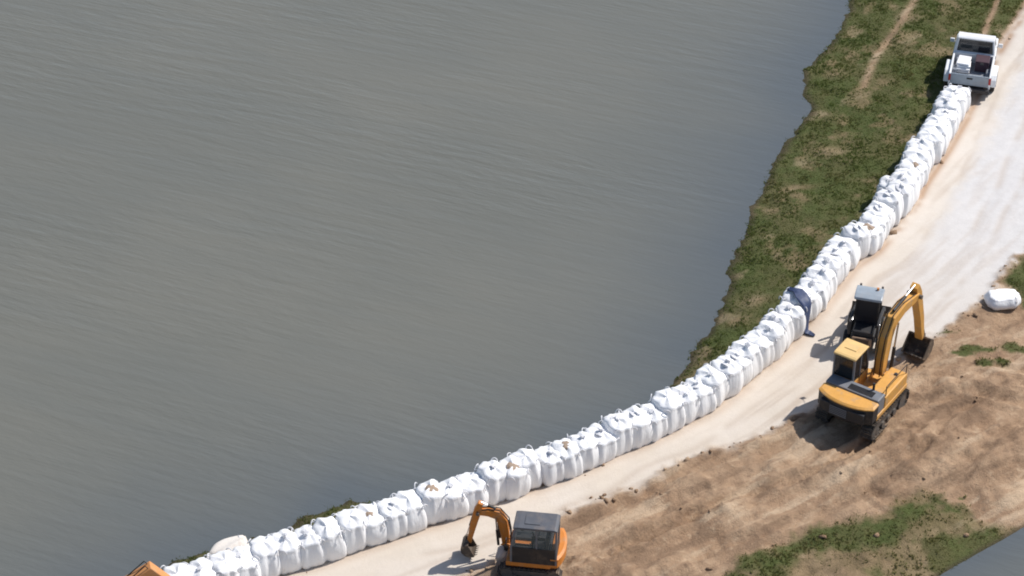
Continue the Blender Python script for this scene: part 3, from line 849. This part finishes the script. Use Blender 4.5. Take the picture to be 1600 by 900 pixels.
def cab(root, x0, x1, y0, y1, z0, z1, sill, frame, roofm, glassm, slope=.22, lower=None, sillr=None):
    """operator's cab: posts, roof, sills and a pane on each side, seat and levers inside"""
    p = .075; rf = .09
    b = B(); zt = z1 - rf
    F0 = y1; F1 = y1 - slope
    ym = y0 + (y1 - y0) * .42
    for x in (x0 + p / 2, x1 - p / 2):
        b.prism([(y0, z0), (y0 + p, z0), (y0 + p, zt), (y0, zt)], x - p / 2, x + p / 2, 'x')
        b.prism([(F0 - p, z0), (F0, z0), (F0, z0 + (zt - z0) * .45), (F1, zt), (F1 - p, zt), (F0 - p, z0 + (zt - z0) * .42)], x - p / 2, x + p / 2, 'x')
        b.prism([(ym, z0), (ym + p * .8, z0), (ym + p * .8, zt), (ym, zt)], x - p / 2 + .002, x + p / 2 - .002, 'x')
    c = b.bevel(.012, 1).build('cab', frame, root)
    lw = B()
    sillr = sill if sillr is None else sillr
    for x, sl_ in ((x0 + .02, sill), (x1 - .02, sillr)):
        lw.bx(x - .018, x + .018, y0 + p, F0 - p, z0, sl_)
    lw.bx(x0 + p, x1 - p, y0 + .005, y0 + .04, z0, sill + .12).bx(x0 + p, x1 - p, F0 - .05, F0 - .01, z0, z0 + .35).bx(x0 + .04, x1 - .04, y0 + .04, F0 - .05, z0 + .01, z0 + .06)
    lw.build('lower_panel', lower or frame, c)
    r = B(); r.prism([(y0 - .03, zt + .002), (F1 + .06, zt + .002), (F1 + .03, z1 - .02), (F1 - .15, z1), (y0 + .1, z1), (y0, z1 - .03)], x0 - .02, x1 + .02, 'x')
    r.bevel(.085, 4).build('roof', roofm, c, False)
    B().box(((x0 + x1) / 2, F1 - (F1 - y0) * .40, z1 + .012), ((x1 - x0) * .55, (F1 - y0) * .36, .03)).bevel(.01, 1).build('roof_hatch', roofm, c)
    for x, sl_ in ((x0 + p * .4, sill), (x1 - p * .4, sillr)):
        pane(c, [(x, y0 + p, sl_), (x, ym, sl_), (x, ym, zt), (x, y0 + p, zt)], glassm)
        pane(c, [(x, ym + p * .8, sl_), (x, F0 - p, sl_), (x, F1 - p, zt), (x, ym + p * .8, zt)], glassm)
    pane(c, [(x0 + p, y0 + p * .4, sill + .12), (x1 - p, y0 + p * .4, sill + .12), (x1 - p, y0 + p * .4, zt), (x0 + p, y0 + p * .4, zt)], glassm, 'rear_window')
    zk = z0 + (zt - z0) * .43
    pane(c, [(x0 + p, F0 - p * .4, z0 + .35), (x1 - p, F0 - p * .4, z0 + .35), (x1 - p, F0 - p * .4, zk), (x0 + p, F0 - p * .4, zk)], glassm, 'windscreen')
    pane(c, [(x0 + p, F0 - p * .4, zk + .005), (x1 - p, F0 - p * .4, zk + .005), (x1 - p, F1 - p * .4, zt), (x0 + p, F1 - p * .4, zt)], glassm, 'windscreen')
    xm = (x0 + x1) / 2; ys = y0 + (y1 - y0) * .38
    st = B(); st.box((xm, ys, z0 + .45), (.5, .5, .16)).box((xm, ys - .25, z0 + .80), (.48, .14, .72), Matrix.Rotation(R(8), 3, 'X')).box((xm, ys, z0 + .2), (.4, .4, .34)).bevel(.04, 2).build('seat', 'seat', c)
    cs = B()
    for sx in (-1, 1): cs.box((xm + sx * .32, ys + .12, z0 + .38), (.10, .5, .5)); cs.cyl((xm + sx * .32, ys + .28, z0 + .6), (xm + sx * .30, ys + .34, z0 + .85), .02, 6)
    cs.build('control_console', 'plastic', c)
    return c

def excavator(label, cat_loc, yaw, kw):
    k = kw; sc = k['s']
    root = thing('excavator', label, 'excavator', cat_loc, yaw)
    L, W, H, sw = k['L'], k['W'], k['H'], k['shoe']
    for x in (-1, 1): track(root, x * (W / 2 - sw / 2), L, sw, H)
    b = B(); b.box((0, 0, H * .62), (W - 2 * sw + .1, L * .42, H * .42)); b.cyl((0, 0, H * .8), (0, 0, H + .13), W * .26, 24); b.bevel(.03, 1)
    b.build('undercarriage_frame', 'steel', root)
    z0 = H + .12; dz = k['deck']; hw = k['HW'] / 2; tail = k['tail']; fr = k['front']
    # turntable deck
    B().bx(-hw, hw, -tail * .62, fr, z0, z0 + .20).bevel(.03, 2).build('deck', k['paint'], root)
    # counterweight: rounded in plan
    def arc(rr, inset=0.0, n=9):
        out = []
        for i in range(n):
            t = -1 + 2 * i / (n - 1)
            out.append((t * (hw - inset), -tail + (1 - math.sqrt(max(0, 1 - (abs(t) * .82) ** 2))) * rr + inset))
        return out
    yb = -tail * .60
    def ring(inset): return arc(tail * .42, inset) + [(hw - inset, yb - .01), (-hw + inset, yb - .01)]
    cw = B(); zc0 = z0 - .04; zc1 = z0 + dz * .92
    cw.prism(ring(.10), zc0, zc0 + .14, 'z', ring(.0)); cw.prism(ring(.0), zc0 + .14, zc1 - .10, 'z'); 
    bmesh.ops.remove_doubles(cw.bm, verts=cw.bm.verts, dist=.001)
    c = cw.build('counterweight', k['cw'], root)
    cp = B(); cp.prism(ring(-.012), zc1 - .098, zc1 - .05, 'z'); cp.prism(ring(-.012), zc1 - .0499, zc1, 'z', ring(.07)); bmesh.ops.remove_doubles(cp.bm, verts=cp.bm.verts, dist=.001)
    cp.build('counterweight_cap', k['paint'], c)
    if k.get('panel'):
        B().bx(-hw * .80, hw * .80, -tail - .012, -tail + .30, zc0 + .20, zc1 - .22).bevel(.02, 1).build('rear_shade_panel', 'blacksteel', c)  # black panel painting in the shade on the counterweight's rear
        for q in range(5):
            zq = zc0 + .24 + q * (zc1 - zc0 - .48) / 5
            B().bx(-hw * .42, hw * .20, -tail - .03, -tail - .014, zq, zq + .035).build('grille_slat', 'greymetal', c)
    # engine hood behind cab and right hand tank
    xl = -hw + .02
    hd = B().bx(-hw + .03, hw - .03, yb + .01, k['hood_y'], z0 + .202, z0 + dz); hd.bevel(.05, 2)
    h = hd.build('engine_hood', k['hood'], root)
    for q in range(6):
        yy = yb + .08 + q * .06
        B().bx(-hw * .2, hw * .7, yy, yy + .03, z0 + dz + .001, z0 + dz + .018).build('vent_slat', 'blacksteel', h)
    B().cyl((hw * .55, yb + .55 * sc, z0 + dz - .01), (hw * .55, yb + .55 * sc, z0 + dz + .32 * sc), .05 * sc, 10).build('exhaust_pipe', 'blacksteel', root)
    tk = B().bx(hw * .38, hw - .01, k['hood_y'] + .01, fr - .05, z0 + .202, z0 + dz * k.get('tank', .80)); tk.bevel(.05, 2)
    t = tk.build('side_tank', k.get('tankm', k['paint']), root)
    B().cyl((hw * .7, fr - .4, z0 + dz * .80), (hw * .7, fr - .4, z0 + dz * .80 + .05), .07, 10).build('filler_cap', 'blacksteel', t)
    hr = B()
    hr.tube([(hw - .06, k['hood_y'] + .1, z0 + dz * .78), (hw - .06, k['hood_y'] + .1, z0 + dz * .8 + .45 * sc), (hw - .06, fr - .12, z0 + dz * .8 + .45 * sc), (hw - .06, fr - .12, z0 + dz * .78)], .02, 6)
    hr.build('handrail', 'blacksteel', t)
    cx0, cx1, cy0, cy1 = k['cab']
    cab(root, cx0, cx1, cy0, cy1, z0 + .202, k['cabtop'], z0 + .202 + k['sill'], k['cabframe'], k['roof'], k['glass'], .22 * sc, k['cablow'], z0 + .202 + k.get('sillr', k['sill']))
    mr = B(); mr.tube([(cx0 - .02, cy1 - .1, k['cabtop'] - .5), (cx0 - .2, cy1 + .1, k['cabtop'] - .45)], .012, 6); mr.box((cx0 - .22, cy1 + .1, k['cabtop'] - .5), (.14, .03, .24)); mr.build('mirror', 'plastic', root)
    # arm
    xb = k['xb']; bp = k['boom']; bt = k['boomth']
    bo = B().beam(bp, bt, xb, k['bw']).bevel(.02, 1, 50).build('boom', k['arm'], root)
    B().cyl((xb - k['bw'] * .75, bp[0][0], bp[0][1]), (xb + k['bw'] * .75, bp[0][0], bp[0][1]), .10 * sc, 12).build('pivot_pin', 'steel', bo)
    tip = bp[-1]
    B().cyl((xb - k['bw'] * .8, tip[0], tip[1]), (xb + k['bw'] * .8, tip[0], tip[1]), .09 * sc, 12).build('pivot_pin', 'steel', bo)
    fk = B()
    for sx in (-1, 1):
        fk.prism([(bp[0][0] - .35 * sc, z0 + .2), (bp[0][0] + .25 * sc, z0 + .2), (bp[0][0] + .14 * sc, bp[0][1] + .12 * sc), (bp[0][0] - .12 * sc, bp[0][1] + .12 * sc)], xb + sx * k['bw'] * .66 - .02, xb + sx * k['bw'] * .66 + .02, 'x')
    fk.build('boom_bracket', k['paint'], root)
    if not k.get('top_ram', True): B().cyl((xb - k['bw'] * .56, bp[3][0] + .05, bp[3][1] - .32), (xb + k['bw'] * .56, bp[3][0] + .05, bp[3][1] - .32), .13, 14).build('pivot_pin', 'blacksteel', bo)
    sp = k['stick']; stk = B().beam(sp, k['stickth'], xb, k['bw'] * .8).bevel(.015, 1, 50).build('stick', k['arm2'], root)
    mid = bp[len(bp) // 2]
    for sx in (-1, 1):
        ram(root, (xb + sx * k['bw'] * .72, bp[0][0] + .35 * sc, z0 + .22), (xb + sx * k['bw'] * .72, mid[0] + .05, mid[1] - .05), .07 * sc)
    if k.get('top_ram', True): ram(root, (xb, mid[0] + .10 * sc, mid[1] + bt[len(bp) // 2] * .5 + .09 * sc), (xb, sp[0][0], sp[0][1] + .02), .065 * sc)
    a = Vector((xb, sp[0][0] * .72 + sp[-1][0] * .28, sp[0][1] * .72 + sp[-1][1] * .28)); e = Vector((xb, sp[-1][0], sp[-1][1]))
    dirn = (e - a).normalized(); out = Vector((0, -dirn.z, dirn.y)); out = out if out.y > 0 else -out
    ram(root, a + out * k['stickth'][0] * .75, e - dirn * .30 * sc + out * k['stickth'][-1] * 1.0, .05 * sc)
    for sx in (-1, 1):
        hp = [Vector((xb + sx * k['bw'] * .3, p_[0], p_[1])) for p_ in bp]
        hs_ = B(); hs_.tube([hp[0] + Vector((0, -.25 * sc, .0))] + [q + Vector((0, -.30 * sc * (1 if i < len(hp) // 2 else .4), bt[i] * .62 if i >= len(hp) // 2 else .1)) for i, q in enumerate(hp)][1:], .022, 6); hs_.build('hydraulic_hose', 'rubber', bo)
    lk = B()
    for sx in (-1, 1): lk.tube([e - dirn * .30 * sc + out * k['stickth'][-1] * 1.0 + Vector((sx * .1, 0, 0)), e + out * .22 * sc + dirn * .10 * sc + Vector((sx * .1, 0, 0))], .03 * sc, 6)
    lk.build('bucket_link', 'steel', root)
    bucket(root, sp[-1][0], sp[-1][1] - .02, k['bkw'], k['bks'], k['bka'], xb)
    return root

# yellow excavator on the dirt beside the road
ox_, oy_ = P(1347, 640)
YEL = dict(s=1.0, L=3.1, W=2.45, H=.72, shoe=.5, deck=.92, HW=2.35, tail=1.95, front=1.35, hood_y=-.58, cab=(-1.19, -.26, -.56, .72), cabtop=2.78, sill=.55,
           cabframe='greymetal', cablow='yellow', roof='cream', glass='glass', paint='yellow', cw='blacksteel', panel=True, hood='greymetal', cap='yellow', arm='yellow', arm2='yellow',  # black counterweight: shade of its rear put into the colour
           xb=.12, bw=.40, boom=[(.95, 1.35), (1.0, 2.1), (1.15, 3.0), (1.5, 3.6), (2.3, 3.75), (3.5, 3.60)], boomth=[.36, .46, .52, .56, .46, .30],
           stick=[(3.38, 4.12), (3.62, 3.62), (4.2, 2.1), (4.55, .85)], stickth=[.26, .40, .32, .22], bkw=.95, bks=.95, bka=R(-30))
excavator('yellow tracked excavator with cream cab roof and raised arm on the dirt', (ox_, oy_, h1(ox_, oy_) - .02), R(35), YEL)

# small orange excavator at the bottom edge
mx_, my_ = P(832, 880)
ORA = dict(s=.72, tank=.55, tankm='blacksteel', L=2.2, W=1.75, H=.52, shoe=.36, deck=.58, HW=1.7, tail=1.22, front=.85, hood_y=-.60, cab=(-.86, .02, -.98, .70), cabtop=2.52, sill=.72, sillr=.12,
           cabframe='greymetal', cablow='blacksteel', roof='darkroof', glass='clear', paint='orange', cw='orange', panel=False, hood='blacksteel', arm='orange', arm2='orange',
           xb=.15, bw=.26, boom=[(.98, .85), (1.02, 1.35), (1.10, 1.85), (1.28, 2.14), (1.62, 2.22), (1.98, 2.2)], boomth=[.26, .30, .34, .36, .28, .20],
           stick=[(1.88, 2.62), (2.0, 2.25), (2.18, 1.45), (2.32, .72)], stickth=[.18, .28, .23, .16], bkw=.58, bks=.60, bka=R(-12))
excavator('small orange excavator with grey roofed black cab beside the near sandbags', (mx_, my_, h1(mx_, my_) - .02), R(-82), ORA)

# another orange excavator below the picture; only the top of its arm shows
tx_, ty_ = P(130, 1035)
TAN = dict(YEL); TAN.update(cabframe='greymetal', cablow='tanorange', roof='cream', paint='tanorange', cw='tanorange', hood='tanorange', arm='tanorange', arm2='tanorange',
           top_ram=False, boom=[(.7, 1.35), (1.3, 2.6), (1.95, 3.38), (2.6, 3.78), (3.05, 3.15), (3.45, 2.4)], boomth=[.40, .52, .60, .66, .54, .34],
           stick=[(3.3, 2.75), (3.55, 2.3), (3.9, 1.5), (4.0, .9)])
excavator('weathered orange excavator whose arm top shows at the bottom left corner', (tx_, ty_, h1(tx_, ty_) - .02), R(75), TAN)

def wheel(root, x, y, r, w, side, rimmat='greymetal'):
    """road wheel: rounded tyre with tread, rim with hub"""
    prof = [(-.5, .62), (-.5, .86), (-.40, .97), (-.2, 1.0), (.2, 1.0), (.40, .97), (.5, .86), (.5, .62)]
    seg = 22; V = []; F = []
    for k in range(seg):
        a = 2 * math.pi * k / seg
        for (px, pr) in prof: V.append((x + px * w, y + math.cos(a) * pr * r, r + math.sin(a) * pr * r))
    n = len(prof)
    for k in range(seg):
        for i in range(n): F.append((k * n + i, k * n + (i + 1) % n, ((k + 1) % seg) * n + (i + 1) % n, ((k + 1) % seg) * n + i))
    me = bpy.data.meshes.new('tyre'); me.from_pydata(V, [], F); me.materials.append(M['rubber'])
    e = bpy.data.objects.new('wheel', me); C.objects.link(e); e.parent = root
    b = B().cyl((x - w * .40, y, r), (x + w * .40, y, r), r * .63, 16); b.cyl((x + side * w * .36, y, r), (x + side * w * .47, y, r), r * .2, 8)
    for q in range(5):
        a = 2 * math.pi * q / 5; b.cyl((x + side * w * .40, y + math.cos(a) * r * .38, r + math.sin(a) * r * .38), (x + side * w * .43, y + math.cos(a) * r * .38, r + math.sin(a) * r * .38), r * .09, 6)
    b.build('rim', rimmat, e)
    return e

# ------------------------------------------------------------------ white pickup at the end of the wall
def pickup():
    x, y = P(1519, 112)
    root = thing('pickup_truck', 'white pickup truck parked at the far end of the sandbag wall', 'pickup truck', (x, y, h1(x, y) - .01), R(15))
    # y: rear -2.75, front 2.85; z: ground 0
    hw = .99
    R0, R1, CB, CF, NF = -2.55, -.47, -.45, .72, 1.72     # tail, bed front, cab back, windscreen foot, nose
    zb = .52; zr = 1.30
    body = B()
    # cab and nose lower body
    body.prism([(CB, zb), (NF - .08, zb), (NF, .70), (NF, 1.0), (NF - .12, 1.16), (CF + .15, 1.26), (CF, 1.30), (CB, zr + .02)], -hw, hw, 'x')
    body.bevel(.06, 3)
    b = body.build('body', 'white', root, False)
    # greenhouse as a frame of posts under a roof
    zt = 1.95
    rx = hw - .16
    def post(p0, p1, w=.09):
        q = B(); q.cyl(p0, p1, w * .6, 6); return q.build('roof_post', 'white', b)
    for sx in (-1, 1):
        post((sx * (hw - .07), CB + .08, 1.26), (sx * rx, CB + .20, zt)); post((sx * (hw - .07), CF - .02, 1.26), (sx * rx, CF - .47, zt))
    r_ = B(); r_.prism([(CB + .12, zt), (CF - .42, zt), (CF - .47, zt + .05), (CF - .58, zt + .09), (CB + .30, zt + .09), (CB + .16, zt + .05)], -rx - .05, rx + .05, 'x'); r_.bevel(.04, 3); r_.build('roof', 'white', root)
    pane(b, [(-hw + .12, CB + .09, 1.30), (hw - .12, CB + .09, 1.30), (rx - .03, CB + .20, zt), (-rx + .03, CB + .20, zt)], 'glass', 'rear_window')
    pane(b, [(-hw + .12, CF - .02, 1.29), (hw - .12, CF - .02, 1.29), (rx - .03, CF - .46, zt), (-rx + .03, CF - .46, zt)], 'glass', 'windscreen')
    for sx in (-1, 1):
        pane(b, [(sx * (hw - .07), CB + .16, 1.30), (sx * (hw - .07), CF - .10, 1.30), (sx * rx, CF - .50, zt), (sx * rx, CB + .28, zt)], 'glass', 'side_window')
        d = B().bx(sx * hw - .012, sx * hw + .012, CB + .06, CF - .02, .62, 1.26).bevel(.008, 1).build('door', 'white', b)
        B().bx(sx * (hw + .02) - .015, sx * (hw + .02) + .015, CB + .12, CB + .30, 1.08, 1.12).build('handle', 'plastic', d)
        m = B(); m.box((sx * (hw + .16), CF - .18, 1.34), (.22, .10, .20)).bevel(.03, 2); m.tube([(sx * (hw - .05), CF - .12, 1.28), (sx * (hw + .10), CF - .16, 1.28)], .02, 6); m.build('mirror', 'white', root)
        B().bx(sx * .72 - .16, sx * .72 + .16, NF - .03, NF + .012, .86, 1.06).bevel(.02, 1).build('headlight', 'clear', root)
    ins = B()
    for sx in (-.42, .42): ins.box((sx, CB + .32, 1.05), (.55, .16, .9))
    ins.bx(-hw + .1, hw - .1, CF - .28, CF - .05, 1.10, 1.33)
    ins.build('seats', 'seat', root)
    B().bx(-hw * .7, hw * .7, NF - .02, NF + .02, .74, .98).build('grille', 'plastic', root)
    B().bx(-hw, hw, NF - .06, NF + .12, .46, .66).bevel(.03, 2).build('front_bumper', 'chrome', root)
    # load bed
    bed = B()
    for sx in (-1, 1):
        bed.prism([(R0, zb + .12), (R0 + .25, zb), (R1, zb), (R1, zr), (R0, zr - .02)], sx * hw, sx * (hw - .09), 'x')
    bed.bx(-hw + .09, hw - .09, R1 - .06, R1, zb, zr)
    bed.bevel(.025, 2); bd = bed.build('load_bed', 'white', root)
    B().bx(-hw + .092, hw - .092, R0 + .05, R1 - .062, .78, .83).build('bed_floor', 'bedliner', bd)
    for sx in (-1, 1): B().prism([(-1.83, .831), (-1.17, .831), (-1.27, 1.05), (-1.73, 1.05)], sx * (hw - .095), sx * (hw - .30), 'x').bevel(.03, 1).build('wheel_arch', 'bedliner', bd)
    for sx in (-1, 1):
        B().prism([(-2.30, .62), (-2.22, .95), (-2.0, 1.12), (-1.0, 1.12), (-.78, .95), (-.70, .62)], sx * (hw + .004), sx * (hw + .24), 'x').bevel(.05, 3).build('fender', 'white', bd)
    tg = B().bx(-hw + .095, hw - .095, R0 - .005, R0 + .055, .72, zr - .02).bevel(.02, 2).build('tailgate', 'bluegrey', root)  # blue-grey colour stands in for the shade on the tailgate
    B().bx(-.14, .14, R0 - .02, R0 - .006, 1.06, 1.14).build('tailgate_handle', 'plastic', tg)
    B().bx(-hw + .02, hw - .02, R0 - .20, R0 - .02, .46, .66).bevel(.03, 2).build('rear_bumper', 'blacksteel', root)
    B().bx(-.17, .17, R0 - .206, R0 - .201, .50, .62).build('number_plate', 'white', root)
    for sx in (-1, 1): B().bx(sx * (hw - .045) - .05, sx * (hw - .045) + .055, R0 - .025, R0 + .10, .88, 1.22).bevel(.015, 1).build('tail_light', 'red', root)
    B().bx(-.7, .7, R0 + .2, NF - .3, .40, .53).build('chassis', 'blacksteel', root)
    for sx in (-1, 1):
        for yy in (-1.50, 1.02):
            wheel(root, sx * (hw - .13 + (.20 if yy < 0 else 0)), yy, .40, .27, sx)
            B().prism([(yy - .50, .50), (yy - .42, .84), (yy - .2, .96), (yy + .2, .96), (yy + .42, .84), (yy + .50, .50)], sx * (hw - .02 + (.23 if yy < 0 else 0)), sx * (hw + .012 + (.24 if yy < 0 else 0)), 'x').build('wheel_arch_lining', 'plastic', root)
    # load
    tb = thing('tool_box', 'dark plum box standing in the load bed of the white pickup', 'box', (0, 0, 0), R(15))
    q = Matrix.Rotation(-R(15), 3, 'Z') @ Vector((.45, -1.0, .835)); tb.location = (x + q.x, y + q.y, root.location.z + q.z)
    B().bx(-.32, .32, -.35, .35, 0, .50).bevel(.03, 2).build('box', 'toolbox', tb)
    ld = B().bx(-.33, .33, -.36, .36, .50, .56).bevel(.02, 1).build('lid', 'toolbox', tb)
    B().bx(-.08, .08, -.38, -.362, .42, .52).build('latch', 'steel', tb)
    t2 = thing('folded_sheet', 'pile of folded white sacks in the pickup load bed beside the dark box', 'sacks', (0, 0, 0), R(15))
    q = Matrix.Rotation(-R(15), 3, 'Z') @ Vector((-.42, -1.15, .835)); t2.location = (x + q.x, y + q.y, root.location.z + q.z)
    for i in range(4):
        B().box((rng.uniform(-.03, .03), rng.uniform(-.05, .05), .055 + i * .11), (.72 - .04 * i, 1.0 - .06 * i, .10), Matrix.Rotation(R(rng.uniform(-6, 6)), 3, 'Z')).bevel(.035, 2).build('sack', 'sack', t2)
pickup()

# ------------------------------------------------------------------ skid steer loader behind the yellow excavator
def skid_steer():
    x, y = P(1351, 529)
    root = thing('skid_steer_loader', 'black skid steer loader with blue grey roof behind the yellow excavator', 'loader', (x, y, h1(x, y) - .01), R(16))
    hw = .46
    b = B(); b.prism([(-1.25, .38), (1.05, .38), (1.15, .62), (.85, .85), (-.2, .95), (-1.2, 1.05), (-1.32, .8)], -hw, hw, 'x'); b.bevel(.04, 2); b.build('body', 'blacksteel', root)
    d = B().bx(-hw + .06, hw - .06, -1.36, -1.27, .62, 1.02).bevel(.04, 2).build('rear_door', 'brownpaint', root)
    for q in range(5): B().bx(-.28, .28, -1.376, -1.361, .66 + q * .065, .69 + q * .065).build('grille_slat', 'blacksteel', d)
    B().prism([(-1.26, 1.052), (-.40, 1.02), (-.40, 1.16), (-1.20, 1.24)], -hw + .05, hw - .05, 'x').bevel(.03, 1).build('engine_cover', 'blacksteel', root)
    cb = B().bx(-.44, .44, -.44, -.41, 1.0, 2.24).build('cab', 'seat', root)
    for sx in (-1, 1):
        for (ya, yb2) in ((-.42, -.50), (.62, .55)): B().prism([(ya, .95), (ya + .08, .95), (yb2 + .08, 2.3), (yb2, 2.3)], sx * .44 - .04, sx * .44 + .04, 'x').build('cab_post', 'blacksteel', cb)
        for q in range(4): B().bx(sx * .44 - .012, sx * .44 + .012, -.20 + q * .19, -.18 + q * .19, 1.0, 2.28).build('cab_bar', 'blacksteel', cb)
    rf = B().prism([(-.56, 2.302), (.40, 2.302), (.34, 2.40), (.1, 2.46), (-.3, 2.46), (-.52, 2.40)], -.56, .56, 'x').bevel(.04, 2).build('roof', 'bluegrey', cb)
    st = B().box((0, -.05, 1.15), (.5, .5, .14)).box((0, -.28, 1.48), (.5, .12, .6)).bevel(.03, 2).build('seat', 'seat', cb)
    for sx in (-1, 1):
        B().beam([(-1.15, 1.05), (-1.1, 1.52), (-.4, 1.50), (.9, 1.02), (1.45, .55)], [.2, .24, .18, .17, .15], sx * .56, .10).bevel(.015, 1).build('lift_arm', 'blacksteel', root)
        ram(root, (sx * .56, -.95, .85), (sx * .56, .2, 1.18), .04)
        for yy in (-.72, .55): wheel(root, sx * .66, yy, .40, .26, sx, 'blacksteel')
    bk = B().prism([(1.45, .12), (2.15, .08), (2.15, .11), (1.62, .18), (1.52, .40), (1.60, .66), (1.54, .70), (1.42, .42)], -.80, .80, 'x').build('bucket', 'bucketsteel', root)
    B().tube([(.3, .1, 2.45), (.3, .1, 2.56)], .05, 8).build('beacon', 'orange', root)
skid_steer()
